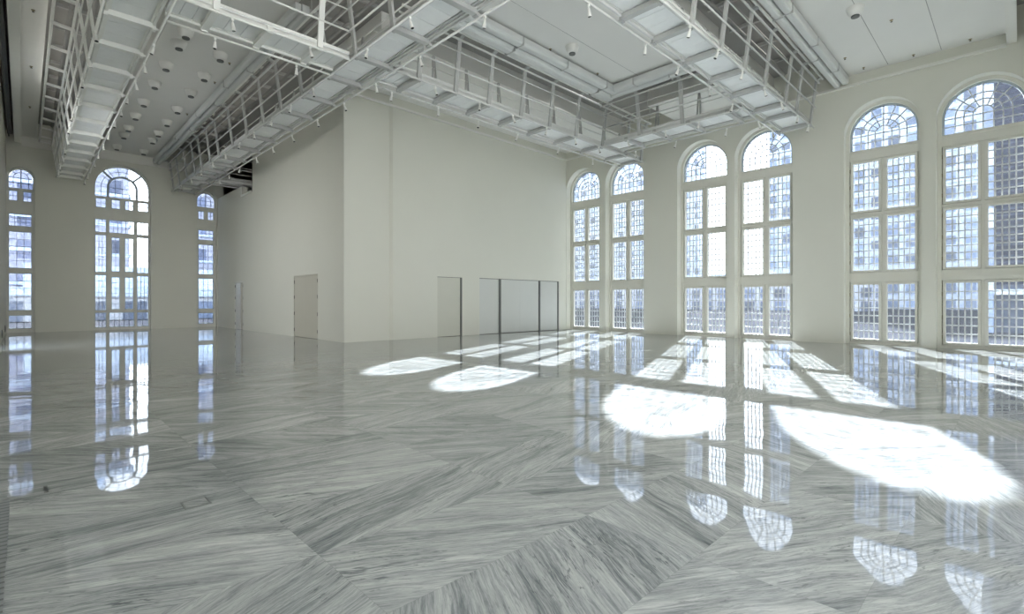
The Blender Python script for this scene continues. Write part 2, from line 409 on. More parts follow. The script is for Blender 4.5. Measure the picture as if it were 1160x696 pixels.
def right_window(idx, s0, s1, label):
    P = PR
    root = empty('window_%d' % idx, (0, 0, 0)); struct(root, label, 'window')
    c = (s0+s1)/2; R = (s1-s0)/2; zs = 8.5-R
    dF, dG = .40, .50                              # frame face and glass depth
    fr = MB()
    ri = R-.11
    ring(fr, P, c, zs, R+.01, ri, .34, .58, 0)      # outer frame with its arch
    a, b = c-ri, c+ri
    zr = [.10, 2.10, 2.62, 4.50, 4.72, 6.47, 6.90]
    pbox(fr, P, a, b, dF, .58, 0, zr[0]); pbox(fr, P, a, b, dF-.03, .58, zr[1]+.09, zr[2]-.09); pbox(fr, P, a, b, dF, .58, zr[3]+.06, zr[4]-.06); pbox(fr, P, a, b, dF-.03, .58, zr[5]+.06, zr[6])
    pbox(fr, P, a, b, dF-.06, dF, zr[1]+.22, zr[2]-.22); pbox(fr, P, a, b, dF-.07, dF-.03, zr[6]-.1, zr[6]-.04)
    pbox(fr, P, c-.045, c+.045, dF+.01, .58, zr[0], zr[5]+.06)
    fr.build('frame', M['frame'], root)
    inner = MB(); ring(inner, P, c, zs, ri, ri-.055, .44, .56, zr[6]); inner.build('arch_ring', M['ring'], root)
    rg = ri-.05
    # arched light with its concentric leading
    ag = arch_glass(P, c, rg, zr[6], zs, dG, root); ag.name = 'arch_glass'
    mb = MB(); w = .032
    for rr in (.24, .45, .66): ring(mb, P, c, zs, rr*rg/.93+w/2, rr*rg/.93-w/2, dG-.02, dG+.012, zr[6], 18)
    for k in range(1, 8):
        t = PI*k/8; r0 = .24*rg/.93
        if k == 4: r0 = .24*rg/.93
        sbar(mb, P, (c-r0*math.cos(t), zs+r0*math.sin(t)), (c-rg*math.cos(t), zs+rg*math.sin(t)), dG-.004, w, .024)
    for z in (zs, (zs+zr[6])/2): pbox(mb, P, c-rg, c+rg, dG-.016, dG+.012, z-w/2, z+w/2)
    pbox(mb, P, c-w/2, c+w/2, dG-.016, dG+.012, zr[6], zs+.24*rg/.93)
    mb.build('leading', M['lead'], ag)
    # six casements
    st = MB()
    for (z0, z1, nr) in ((zr[0], zr[1]+.09, 7), (zr[2]-.09, zr[3]+.06, 8), (zr[4]-.06, zr[5]+.06, 7)):
        for (q0, q1) in ((a+.01, c-.035), (c+.035, b-.01)):
            t = .085
            sm = MB()
            e = .014; d0, d1 = dF-.035, .53
            pbox(sm, P, q0+e, q0+t, d0, d1, z0+e, z1-e); pbox(sm, P, q1-t, q1-e, d0, d1, z0+e, z1-e)
            pbox(sm, P, q0+t, q1-t, d0, d1, z0+e, z0+t); pbox(sm, P, q0+t, q1-t, d0, d1, z1-t, z1-e)
            pbox(st, P, q0-.01, q0+.04, d1, .58, z0-.01, z1+.01); pbox(st, P, q1-.04, q1+.01, d1, .58, z0-.01, z1+.01)
            pbox(st, P, q0+.04, q1-.04, d1, .58, z0-.01, z0+.04); pbox(st, P, q0+.04, q1-.04, d1, .58, z1-.04, z1+.01)
            sash = sm.build('sash', M['frame'], root)
            gm = MB(); pbox(gm, P, q0+t, q1-t, dG, dG+.008, z0+t, z1-t); gm.build('glass', M['glass'], sash)
            leading(P, q0+t, q1-t, z0+t, z1-t, 5, nr, dG-.006, M['lead'], sash)
    st.build('stops', M['frame'], root)
    if idx in (5, 6):
        for z in (.35, 1.0, 1.75, 2.9, 3.6, 4.3, 4.95, 5.6, 6.2):
            hm = MB(); hm.tube(P(b+.0, dF-.035, z-.06), P(b+.0, dF-.035, z+.06), .018); hm.build('hinge', M['brass'], root)
    return root
RL = ['tall arched window nearest the corner with the block wall', 'second arched window from the block wall corner',
      'third arched window from the corner, glaring white upper panes', 'fourth arched window from the corner, left of the widest pier',
      'arched window right of the catwalk end, hazy blue tower behind', 'rightmost arched window, dark blue louvres behind its right panes']
for i, ((a, b), lb) in enumerate(zip(WIN_R, RL)): right_window(i+1, a, b, lb)

def grid_frame(mb, P, s_lo, s_hi, z_lo, z_hi, panes, d0, d1):
    ss = sorted({s_lo, s_hi, *[p[0] for p in panes], *[p[1] for p in panes]}); zz = sorted({z_lo, z_hi, *[p[2] for p in panes], *[p[3] for p in panes]})
    for z0, z1 in zip(zz[:-1], zz[1:]):
        run = None
        for s0, s1 in zip(ss[:-1], ss[1:]):
            m = ((s0+s1)/2, (z0+z1)/2)
            hole = any(p[0] < m[0] < p[1] and p[2] < m[1] < p[3] for p in panes)
            if hole:
                if run: pbox(mb, P, run[0], run[1], d0, d1, z0, z1); run = None
            else: run = (run[0], s1) if run else (s0, s1)
        if run: pbox(mb, P, run[0], run[1], d0, d1, z0, z1)

def far_window(idx, s0, s1, top, panes, zb, label, big, s_vis=None):
    P = PF
    root = empty('window_%d' % idx); struct(root, label, 'window')
    c = (s0+s1)/2; R = (s1-s0)/2; zs = top-R; ft = .07
    fr = MB(); grid_frame(fr, P, s0, s1, 0, zb, [q[:4] for q in panes], .30, .44)
    ring(fr, P, c, zs, R+.01, R-ft, .30, .46, zb)
    fr.build('frame', M['framegrey'], root)
    rg = R-ft+.01
    ag = arch_glass(P, c, rg, zb, zs, .37, root); ag.name = 'arch_glass'
    mb = MB(); w = .024
    if big:
        rm = MB(); ring(rm, P, c, zs, .62+.045, .62-.045, .29, .44, zb)
        for t in (PI/4, 3*PI/4): sbar(rm, P, (c-.62*math.cos(t), zs+.62*math.sin(t)), (c-rg*math.cos(t), zs+rg*math.sin(t)), .365, .09, .13)
        rm.build('arch_ring', M['ring'], root)
        ring(mb, P, c, zs, .90+w/2, .90-w/2, .35, .38, zb, 24)
        for k in (1, 3, 4, 5, 7, 9, 11, 12, 13, 15):
            t = PI*k/16; sbar(mb, P, (c-.66*math.cos(t), zs+.66*math.sin(t)), (c-rg*math.cos(t), zs+rg*math.sin(t)), .362, w, .024)
        for z in (zs, zs-.28): pbox(mb, P, c-rg, c+rg, .35, .374, z-w/2, z+w/2)
        for q in (-.3, 0, .3): pbox(mb, P, c+q-w/2, c+q+w/2, .35, .374, zb, zs+.5)
    else:
        ring(mb, P, c, zs, .27+w/2, .27-w/2, .35, .38, zb, 18)
        for k in (2, 4, 6):
            t = PI*k/8; sbar(mb, P, (c-.27*math.cos(t), zs+.27*math.sin(t)), (c-rg*math.cos(t), zs+rg*math.sin(t)), .362, w, .024)
        for z in (zs, zs-.25): pbox(mb, P, c-rg, c+rg, .35, .374, z-w/2, z+w/2)
        pbox(mb, P, c-.02, c+.02, .35, .374, zb, zs+.5)
    mb.build('leading', M['leaddark'], ag)
    for (a, b, z0, z1, nc, nr) in panes:
        sm = MB(); t = .025
        pbox(sm, P, a, a+t, .32, .42, z0, z1); pbox(sm, P, b-t, b, .32, .42, z0, z1); pbox(sm, P, a+t, b-t, .32, .42, z0, z0+t); pbox(sm, P, a+t, b-t, .32, .42, z1-t, z1)
        sash = sm.build('sash', M['ring'], root)
        gm = MB(); pbox(gm, P, a+t, b-t, .37, .378, z0+t, z1-t); gm.build('glass', M['glass'], sash)
        if nc*nr > 1: leading(P, a+t, b-t, z0+t, z1-t, nc, nr, .362, M['leaddark'], sash, .02)
    return root
cx = [(2.70, 3.18), (3.28, 4.38), (4.48, 5.02)]
PC = []
for a, b in ((2.73, 3.16), (3.38, 3.76), (3.95, 4.33), (4.53, 5.0)): PC.append((a, b, 6.50, 7.0, 2, 2))
for (a, b), n in zip(cx, (3, 6, 3)): PC.append((a, b, 5.19, 5.89, n, 3))
for z0, z1, nr in ((3.07, 5.06, 6), (1.03, 2.93, 6)):
    PC.append((cx[0][0], cx[0][1], z0, z1, 3, nr)); PC.append((cx[2][0], cx[2][1], z0, z1, 3, nr))
    for a, b in ((3.38, 3.75), (3.95, 4.34)): PC.append((a, b, z0+.05, z1-.1, 2, nr))
for (a, b), n in zip(cx, (3, 5, 2)): PC.append((a, b, .13, .93, n, 2))
far_window(8, 2.64, 5.08, 8.84, PC, 7.10, 'wide arched window in the middle of the far wall', True)
def narrow(a, b):
    m = (a+b)/2; L = []
    for q0, q1 in ((a, m-.09), (m+.09, b)): L.append((q0, q1, 6.40, 6.90, 2, 2))
    L.append((a, b, 5.17, 5.78, 4, 3)); L.append((a, b, 3.13, 4.92, 3, 5)); L.append((a, b, 1.07, 2.89, 3, 5)); L.append((a, b, .18, .84, 3, 2))
    return L
far_window(7, XL+.02, .42, 8.02, narrow(-.50, .31), 7.02, 'narrow arched window beside the left wall', False)
far_window(9, 7.29, 8.33, 8.04, narrow(7.41, 8.22), 7.15, 'narrow arched window beside the inner block', False)

# ------------------------------------------------------------------ doors
def hinge(parent, x, y, z, ax):
    h = MB().tube((x, y, z-.07), (x, y, z+.07), .016); return h.build('hinge', M['jamb'], parent)
d = empty('door_1'); struct(d, 'closed cream flush door in the side wall near the block corner', 'door')
y0, y1, zt = DR[0]; ym = (y0+y1)/2
MB().box(XB+.005, XB+.25, y0, y0+.045, 0, zt).box(XB+.005, XB+.25, y1-.045, y1, 0, zt).box(XB+.005, XB+.25, y0+.045, y1-.045, zt-.045, zt).build('door_frame', M['door'], d)
MB().box(XB+.02, XB+.07, y0+.055, ym-.002, .012, zt-.055).build('door_leaf', M['door'], d)
MB().box(XB+.02, XB+.07, ym+.002, y1-.055, .012, zt-.055).build('door_leaf', M['door'], d)
for z in (.3, 1.0, 1.7, 2.35):
    hinge(d, XB+.008, y0+.05, z, 0); hinge(d, XB+.008, y1-.05, z, 0)
d = empty('door_2'); struct(d, 'narrow far door in the side wall standing in a shallow recess', 'door')
y0, y1, zt = DR[1]
MB().box(XB+.005, XB+.28, y0, y0+.12, 0, zt).box(XB+.005, XB+.28, y1-.12, y1, 0, zt).box(XB+.005, XB+.28, y0+.12, y1-.12, zt-.08, zt).build('door_frame', M['framegrey'], d)
MB().box(XB+.05, XB+.10, y0+.13, y0+.62, .012, zt-.09).build('door_leaf', M['door'], d)
MB().box(XB+.03, XB+.08, y0+.63, y1-.13, .012, zt-.09).build('door_leaf', M['panel'], d)
for z in (.3, 1.0, 1.7, 2.35):
    hinge(d, XB+.008, y1-.12, z, 0); hinge(d, XB+.008, y0+.12, z, 0)
d = empty('door_3'); struct(d, 'single flush cream door left of the wide panelled opening', 'door')
x0, x1, zt = FD[0]
MB().box(x0+.01, x1-.09, YP+.03, YP+.09, .015, zt-.02).build('door_leaf', M['leaf'], d)
MB().box(x1-.085, x1-.0, YP+.005, YP+.12, 0, zt).build('jamb', M['jamb'], d)
MB().box(x0, x1-.09, YP+.02, YP+.12, zt-.018, zt).build('head', M['jamb'], d)
d = empty('door_4'); struct(d, 'wide opening of four satin sliding panels beside the window wall', 'door')
x0, x1, zt = FD[1]
xs = [x0, 16.09, 17.45, 18.87, x1]
for k in range(4):
    MB().box(xs[k]+(.0 if k in (0, 2) else .07), xs[k+1]-(.07 if k != 1 else .004), YP+.035, YP+.08, .02, zt-.025).build('sliding_panel', M['panel'], d)
for x, w in ((16.09, .13), (18.87, .09), (x1-.045, .09)): MB().box(x-w/2, x+w/2, YP+.004, YP+.12, 0, zt-.02).build('post', M['jamb'], d)
MB().box(x0, x1, YP+.015, YP+.12, zt-.022, zt).build('track', M['jamb'], d)
# backing so that no light leaks through the reveals
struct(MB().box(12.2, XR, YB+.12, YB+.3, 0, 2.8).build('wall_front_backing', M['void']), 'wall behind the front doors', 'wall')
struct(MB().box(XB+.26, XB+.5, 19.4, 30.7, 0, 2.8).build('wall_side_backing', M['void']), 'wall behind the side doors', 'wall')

# outlets on the left wall, boxes in the floor
for i, (y, z0, z1, lb) in enumerate(((27.2, .12, .42, 'dark socket plate low on the left wall, nearer one'), (31.8, .14, .44, 'dark socket plate low on the left wall, farther one'))):
    o = empty('wall_socket', (XL, y, (z0+z1)/2)); tag(o, lb, 'socket')
    h = (z1-z0)/2
    MB().box(0, .02, -.16, .16, -h, h).build('plate', M['dark'], o); MB().box(.02, .028, -.08, .08, -h*.5, h*.5).build('cover', M['jamb'], o)
for x, y, a, b, lb in ((.13, 5.45, .035, .10, 'small dark slotted floor plate near the left border strip'), (.92, 4.3, .085, .085, 'square marble filled floor socket lid in the left foreground')):
    o = empty('floor_box', (x, y, 0)); tag(o, lb, 'floor socket')
    if a < .05: MB().box(-.012, .012, -b, b, 0, .003).build('plate', M['dark'], o)
    else:
        MB().box(-a, a, -b, -b+.012, 0, .003).box(-a, a, b-.012, b, 0, .003).box(-a, -a+.012, -b+.012, b-.012, 0, .003).box(a-.012, a, -b+.012, b-.012, 0, .003).build('rim', M['jamb'], o)
        MB().box(-a+.013, a-.013, -b+.013, b-.013, 0, .002).build('lid', M['marble'], o)

# ------------------------------------------------------------------ catwalks
def T(axis):
    """map (along, across, up) to world"""
    return (lambda a, c, z: (c, a, z)) if axis == 'y' else (lambda a, c, z: (a, c, z))

def catwalk(name, label, axis, bars, c0, c1, a_lo, a_hi, deck_c, posts, ps=None, gap_slots=False, lip=0, far_rail=True, arm=.42, seams=2, bar='bar', rail='rail'):
    """c0 = edge nearer the middle of the view (with hangers), c1 = far edge; bars = positions of the cross bars"""
    P = T(axis); al = Vector(P(1, 0, 0))-Vector(P(0, 0, 0)); ac = Vector(P(0, 1, 0))-Vector(P(0, 0, 0))
    def bx(mb, a0, a1, q0, q1, z0, z1):
        p, q = P(a0, q0, z0), P(a1, q1, z1); mb.box(p[0], q[0], p[1], q[1], p[2], q[2])
    root = empty(name, P((a_lo+a_hi)/2, (c0+c1)/2, 7.62)); tag(root, label, 'catwalk', 'catwalks under the ceiling')
    off = Vector(root.location)
    def fin(mb, nm, mat):
        bmesh.ops.translate(mb.bm, verts=mb.bm.verts, vec=-off); return mb.build(nm, mat, root)
    sg = 1 if c1 > c0 else -1
    edges = [a_lo]+list(bars)+[a_hi]
    # deck sheets, one per bay, each of three pans with open joints
    for a, b in zip(edges[:-1], edges[1:]):
        if b-a < .15: continue
        mb = MB(); n = seams+1
        for k in range(n):
            p, q = a+(b-a)*k/n, a+(b-a)*(k+1)/n
            bx(mb, p+.006, q-.006, deck_c[0], deck_c[1], 7.83, 7.87)
        fin(mb, 'deck_panel', M['deck'])
    # cross bars: channel with two flanges
    for a in bars:
        mb = MB(); bx(mb, a-.075, a+.075, c0, c1, 7.69, 7.80); bx(mb, a-.03, a+.03, c0+sg*.04, c1-sg*.04, 7.80, 7.86)
        bx(mb, a-.065, a+.065, c0-sg*.02, c0+sg*.05, 7.66, 7.82); bx(mb, a-.065, a+.065, c1-sg*.05, c1+sg*.02, 7.66, 7.82)
        fin(mb, 'cross_bar', M[bar])
    # longitudinal edge channels
    for nm, c, s_ in (('edge_beam', c0, sg), ('edge_beam', c1, -sg)):
        mb = MB(); bx(mb, a_lo, a_hi, c, c+s_*.05, 7.745, 7.815); bx(mb, a_lo, a_hi, c, c+s_*.10, 7.80, 7.815); bx(mb, a_lo, a_hi, c-s_*.005, c+s_*.04, 7.86, 7.92); bx(mb, a_lo, a_hi, c+s_*.015, c+s_*.03, 7.815, 7.86)
        fin(mb, nm, M[rail])
    # lamp pipes under the edges
    for c in (c0-sg*.07, c1+sg*.09):
        mb = MB(); mb.tube(P(a_lo, c, 7.68), P(a_hi, c, 7.68), .028)
        for a in bars: bx(mb, a-.02, a+.02, c, c+(sg if c == c0-sg*.07 else -sg)*.13, 7.69, 7.73)
        fin(mb, 'lamp_pipe', M[rail])
    if gap_slots:
        for a, b in zip(edges[:-1], edges[1:]):
            mb = MB(); q = deck_c[1]
            for k in range(1, 3):
                t = a+(b-a)*k/3; bx(mb, t-.05, t+.05, q, c1-sg*.04, 7.82, 7.85)
            bx(mb, a+.03, b-.03, q, q+sg*.05, 7.79, 7.85); fin(mb, 'tie_strip', M['bar'])
    # hangers on the near edge: leaning post with a bent arm at its top
    lean = .20
    for a in posts:
        mb = MB()
        lo, hi = Vector(P(a, c0-sg*.02, 7.74)), Vector(P(a, c0-sg*(.02+lean), 9.26))
        mb.bar(lo, hi, .13, .06, al)
        mb.bar(hi+Vector((0, 0, -.02)), Vector(P(a, c0-sg*(lean+arm), 9.30)), .12, .06, al)
        fin(mb, 'hanger_post', M[bar])
    f = lambda z: c0-sg*(.02+lean*(z-7.74)/1.52)-sg*.035
    for z, r in ((8.36, .024), (8.86, .017)):
        fin(MB().tube(P(a_lo, f(z), z), P(a_hi, f(z), z), r), 'guard_rail', M[rail])
    fin(MB().tube(P(a_lo, f(9.2), 9.2), P(a_hi, f(9.2), 9.2), .032), 'guard_rail', M[rail])
    cp = c0-sg*(lean+arm)
    fin(MB().tube(P(a_lo, cp, 9.32), P(a_hi, cp, 9.32), .038), 'hanging_pipe', M['steel'])
    # suspension rods from the pipe to the ceiling void
    for a in posts[::2]:
        fin(MB().tube(P(a+.1, cp, 9.32), P(a+.1, cp, ZV), .012), 'hanger_rod', M['bar'])
    # guard on the far edge
    if far_rail:
        for a in posts:
            mb = MB(); mb.bar(P(a-.09, c1-sg*.02, 7.9), P(a-.02, c1+sg*.06, 9.2), .05, .04, al); mb.bar(P(a+.09, c1-sg*.02, 7.9), P(a+.02, c1+sg*.06, 9.2), .05, .04, al)
            fin(mb, 'guard_post', M[bar])
        for z in (8.4, 8.8, 9.2): fin(MB().tube(P(a_lo, c1+sg*(.0+.06*(z-7.9)/1.3), z), P(a_hi, c1+sg*(.0+.06*(z-7.9)/1.3), z), .02), 'guard_rail', M['steel'])
    return root

def frange(a, b, st):
    r = []; x = a
    while x <= b+1e-6: r.append(round(x, 3)); x += st
    return r
Y1 = [8.75, 10.45, 12.1, 13.8, 15.5, 17.17, 18.9, 20.72, 22.55, 24.35, 25.9, 27.5, 29.1, 30.7, 32.3, 33.4]
catwalk('catwalk', 'white catwalk along the left wall, ending above the far windows', 'y', Y1, 1.25, 2.14, 4.6, 33.5, (1.26, 2.13), Y1, arm=.48, bar='steel', rail='steel')  # same paint as the other catwalks, whitened for the stronger light here
Y2 = [6.5, 8.25, 10.0, 11.8, 13.4, 15.2, 16.9, 18.56, 20.35, 22.17, 24.1, 25.5, 27.0, 28.3, 29.9, 31.6, 33.1]
catwalk('catwalk', 'long catwalk passing diagonally in front of the block corner', 'y', Y2, 6.04, 7.00, 4.4, 33.4, (6.12, 6.80), Y2, gap_slots=True, arm=.24)
X3 = [7.89, 9.18, 10.5, 11.95, 13.4, 14.9, 16.6, 18.3, 19.5]
catwalk('catwalk', 'catwalk hung along the front wall of the inner block', 'x', X3, 11.78, 12.82, 7.12, 19.7, (11.80, 12.80), X3, arm=.20)
X4 = [7.95, 9.42, 10.78, 12.34, 13.85, 15.35, 17.15, 18.24, 19.8]
catwalk('catwalk', 'nearest cross catwalk at upper right, ending over the window wall', 'x', X4, 5.22, 6.16, 7.12, 20.05, (5.24, 6.10), X4, arm=.16)
Y5 = [6.75, 8.1, 9.4, 10.6]
catwalk('catwalk', 'short catwalk along the window wall joining the two cross catwalks', 'y', Y5, 16.52, 17.75, 6.30, 11.62, (16.62, 17.6), [8.3, 10.0], arm=.18)
X7 = [2.95, 4.05, 5.2]
catwalk('catwalk', 'short white bridge between the left and diagonal catwalks', 'x', X7, 12.06, 13.06, 2.20, 5.98, (12.07, 13.05), [2.95, 5.2], far_rail=False, arm=.30, bar='steel', rail='steel')  # whitened like the left catwalk, its brighter light put into the paint
X6 = [9.3, 10.6, 11.9]
catwalk('catwalk', 'catwalk stub inside the dark recess of the side wall', 'x', X6, 28.6, 29.7, 7.15, 12.7, (28.7, 29.6), X6, arm=.3)

# ducts in pairs along the panel edges
def duct(label, axis, a0, a1, c, w, z0, z1, corner=None, clamps=()):
    P = T(axis); root = empty('ceiling_duct', P((a0+a1)/2, c, z0)); tag(root, label, 'duct', 'ducts along the ceiling slots')
    off = root.location
    mb = MB(); prof = []
    n = 8; h = z1-z0
    pts = [(-w/2, h), (-w/2, .3*h), (-w*.38, .08*h), (-w*.2, 0), (w*.2, 0), (w*.38, .08*h), (w/2, .3*h), (w/2, h)]
    L = [Vector(P(a0, c+x, z0+z))-off for x, z in pts]
    mb.prism(L, Vector(P(a1, 0, 0))-Vector(P(a0, 0, 0))); mb.build('duct_body', M['duct'], root)
    for a in clamps:
        m2 = MB(); p, q = P(a-.02, c-w/2-.015, z0-.015), P(a+.02, c+w/2+.015, z1)
        m2.box(p[0]-off[0], q[0]-off[0], p[1]-off[1], q[1]-off[1], p[2]-off[2], q[2]-off[2]); m2.build('clamp', M['bar'], root)
    return root
duct('outer white duct beside the catwalk along the block front', 'x', 7.75, 15.70, 10.57, .30, 9.20, 9.44, clamps=(8.6, 10.7, 12.8, 15))
duct('inner white duct beside the catwalk along the block front', 'x', 7.75, 16.00, 11.00, .42, 9.16, 9.50, clamps=(10.7, 15))
duct('outer white duct beside the short window wall catwalk', 'y', 6.8, 10.42, 15.55, .28, 9.20, 9.44, clamps=(7.6, 9.6))
duct('inner white duct beside the short window wall catwalk', 'y', 6.8, 10.79, 15.86, .26, 9.16, 9.50, clamps=(8.4,))
duct('outer white duct right of the nearest cross catwalk', 'x', 7.8, XR-.14, 4.36, .22, 9.20, 9.44, clamps=(12, 14.6, 17, 19.4))
duct('inner white duct right of the nearest cross catwalk', 'x', 7.8, XR-.14, 4.61, .22, 9.16, 9.44, clamps=(14.6, 18))
duct('outer grey duct edging the ceiling with the dome lamps', 'y', 13.4, YF-.1, 5.21, .15, 9.20, 9.42, clamps=(16, 20, 24, 28))
duct('inner grey duct edging the ceiling with the dome lamps', 'y', 13.4, YF-.1, 5.41, .19, 9.16, 9.44, clamps=(18, 22, 26))
# pipes and cable trays in the dark void over each slot
def void_run(label, axis, a0, a1, cs, z):
    P = T(axis); root = empty('service_pipes', P((a0+a1)/2, sum(cs)/len(cs), z)); tag(root, label, 'pipes')
    off = Vector(root.location)
    for c in cs: 
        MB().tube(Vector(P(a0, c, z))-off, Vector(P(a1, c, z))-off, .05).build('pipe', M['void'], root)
    a = a0+.8
    while a < a1:
        p, q = P(a-.04, cs[0]-.3, z+.06), P(a+.04, cs[-1]+.3, z+.16); mb = MB(); mb.box(p[0]-off[0], q[0]-off[0], p[1]-off[1], q[1]-off[1], p[2]-off[2], q[2]-off[2]); a += 1.6
        mb.build('bearer', M['bar'], root)
void_run('service pipes above the nearest cross catwalk', 'x', 7.3, 20.4, (5.4, 5.8, 6.2), 10.03)
void_run('service pipes above the long diagonal catwalk', 'y', 6, 33, (6.3, 6.7, 7.1), 10.03)
void_run('service pipes above the left catwalk', 'y', 6, 33, (1.0, 1.5, 2.1), 10.03)
void_run('service pipes above the short window wall catwalk', 'y', 7, 11, (17.0, 17.4, 17.8), 10.03)

# outer rail of the left catwalk's hanger ladder is its hanging pipe; panels of the bridge
# ------------------------------------------------------------------ dome lamps
def dome(label, group):
    root = empty('ceiling_lamp'); tag(root, label, 'ceiling lamp', group)
    MB().lathe([(.20, 0), (.205, -.02), (.20, -.07), (.185, -.13), (.15, -.19), (.105, -.225)], 28).build('shade', M['lamp'], root)
    MB().lathe([(.10, -.215), (.10, -.262), (.085, -.268)], 24).build('collar', M['jamb'], root)
    MB().lathe([(.215, .0), (.22, -.008), (.205, -.016)], 28).build('rim', M['trim'], root)
    return root
A = [17.24, 18.15, 20.1, 22.1, 24.42, 26.45, 28.5, 29.9, 32.4]
B = [18.1, 20.1, 22.05, 24.35, 26.44, 28.4, 29.88, 32.45]
proto = None
for row, (x, ys) in enumerate(((3.43, A), (4.55, B))):
    for k, y in enumerate(ys):
        w = 'nearest' if k == 0 else ('farthest' if k == len(ys)-1 else ORD[k])
        lb = 'white dome lamp, %s %sin the row beside the %s' % (w, '' if k in (0, len(ys)-1) else 'counting from the near end ', 'left catwalk' if row == 0 else 'grey ducts')
        if proto is None: proto = o = dome(lb, 'dome lamps on the left bay ceiling')
        else: o = copy_tree(proto)
        o['label'] = lb; o.location = (x, y, ZC)
for (x, y), lb in zip(((12.3, 9.85), (15.75, 9.75), (16.2, 3.16)), ('white dome lamp alone on the middle of the central ceiling panel', 'white dome lamp tucked in the corner of the central ceiling panel', 'white dome lamp on the right hand ceiling panel, cut by the picture top')):
    o = copy_tree(proto); o['label'] = lb; o['group'] = 'dome lamps on the central ceiling'; o.location = (x, y, ZC)

# sprinkler heads
def sprinkler():
    root = empty('ceiling_sprinkler'); tag(root, 'x', 'sprinkler', 'sprinklers in the ceiling')
    MB().lathe([(.045, 0), (.045, -.008), (.02, -.012), (.016, -.05)], 14).build('rosette', M['brass'], root)
    MB().lathe([(.03, -.05), (.03, -.056)], 12).build('deflector', M['dark'], root)
    return root
sp0 = None
for (x, y), lb in (((17.65, 2.58), 'on the right ceiling panel, the one farthest from the moulding'), ((20.64, 2.44), 'on the right ceiling panel, between the two ceiling joints by the moulding'),
                   ((20.55, 3.77), 'on the right ceiling panel, nearest the duct end and moulding'), ((20.65, 1.08), 'on the right ceiling panel, nearest the boxed beam'),
                   ((19.3, 4.05), 'on the right ceiling panel, close beside the white duct'),
                   ((11.95, 10.45), 'on the central ceiling, left of the lone dome lamp'), ((14.4, 10.4), 'on the central ceiling, near the panel corner'),
                   ((.2, 16.3), 'on the left ceiling strip, first from the near end'), ((.2, 19.0), 'on the left ceiling strip, second from the near end'), ((.2, 23.6), 'on the left ceiling strip, third from the near end'), ((.2, 28.5), 'on the left ceiling strip, farthest one'),
                   ((4.95, 18.6), 'beside the near end of the right dome lamp row'), ((5.0, 20.6), 'beside the second lamp of the right dome row'), ((5.0, 24.9), 'beside the fourth lamp of the right dome row')):
    o = sp0 if sp0 and False else (sprinkler() if sp0 is None else copy_tree(sp0))
    if sp0 is None: sp0 = o
    o['label'] = 'small dark sprinkler '+lb; o.location = (x, y, ZC)

# ------------------------------------------------------------------ track spotlights
def spot():
    root = empty('spotlight'); tag(root, 'x', 'spotlight')
    MB().box(-.035, .035, -.035, .035, -.09, -.004).build('clamp', M['steel'], root)
    MB().tube((0, 0, -.08), (0, 0, -.16), .014).build('stem', M['steel'], root)
    h = MB(); h.lathe([(.028, 0), (.04, -.01), (.045, -.10), (.055, -.13), (.062, -.25), (.066, -.255), (.066, -.265)], 16); hd = h.build('lamp_head', M['lamp'], root); hd.location = (0, 0, -.13)
    l = MB().lathe([(.058, -.264), (.05, -.272)], 16).build('lens', M['lens'], hd)
    return root
spot0 = None
def spots(axis, c, positions, where, n_from='near end'):
    global spot0
    P = T(axis)
    for k, a in enumerate(positions):
        if spot0 is None: spot0 = o = spot()
        else: o = copy_tree(spot0)
        o.location = P(a, c, 7.656); o.scale = (.66, .66, .66)
        for ch in o.children:
            if ch.name.startswith('lamp_head'):
                ch.rotation_euler = (random.uniform(-.35, .35), random.uniform(-.35, .35), 0)
        w = ORD[k] if k else 'first'
        o['label'] = 'white spotlight, %s from the %s, on the %s' % (w, n_from, where); o['group'] = 'spotlights on the '+where
j = lambda L: [x+random.uniform(-.12, .12) for x in L]
spots('y', 1.18, j([14.75, 16.45, 18.1, 19.9, 21.7, 23.5, 25.2, 26.8, 28.4, 30.0, 31.6]), 'left rail of the left catwalk')
spots('y', 2.23, j([14.6, 15.9, 17.3, 18.6, 20.1, 21.6, 23.2, 25.0, 26.7, 28.3, 29.9, 31.5, 33.0]), 'right rail of the left catwalk')
spots('y', 5.97, j([9.2, 11.0, 14.2, 16.0, 17.6, 19.4, 21.2, 23.0, 25.0, 27.0, 29.0, 31.0]), 'left rail of the diagonal catwalk')
spots('y', 7.09, j([8.1, 10.5, 12.6, 14.6, 16.6, 18.8, 20.8, 22.9, 24.9, 26.6, 28.2]), 'right rail of the diagonal catwalk')
spots('x', 11.71, j([8.5, 10.0, 11.4, 13.2, 14.8, 16.4]), 'near rail of the block front catwalk', 'left end')
spots('x', 12.91, j([7.6, 9.3, 11.0, 13.0, 15.3, 17.6]), 'far rail of the block front catwalk', 'left end')
spots('x', 5.15, j([10.6, 12.1, 13.7, 15.3, 16.7, 18.3, 19.4]), 'near rail of the nearest cross catwalk', 'left end')
spots('x', 6.25, j([8.3, 10.5, 12.3, 14.0, 15.6, 17.8, 19.2]), 'far rail of the nearest cross catwalk', 'left end')
spots('y', 16.45, j([7.6, 9.0, 10.4]), 'left rail of the window wall catwalk')
spots('y', 17.84, j([7.2, 9.2, 11.0]), 'right rail of the window wall catwalk')
spots('x', 11.99, j([3.3, 5.0]), 'near rail of the short bridge', 'left end')
spots('x', 13.15, j([3.1, 5.1]), 'far rail of the short bridge', 'left end')
bpy.context.view_layer.update()

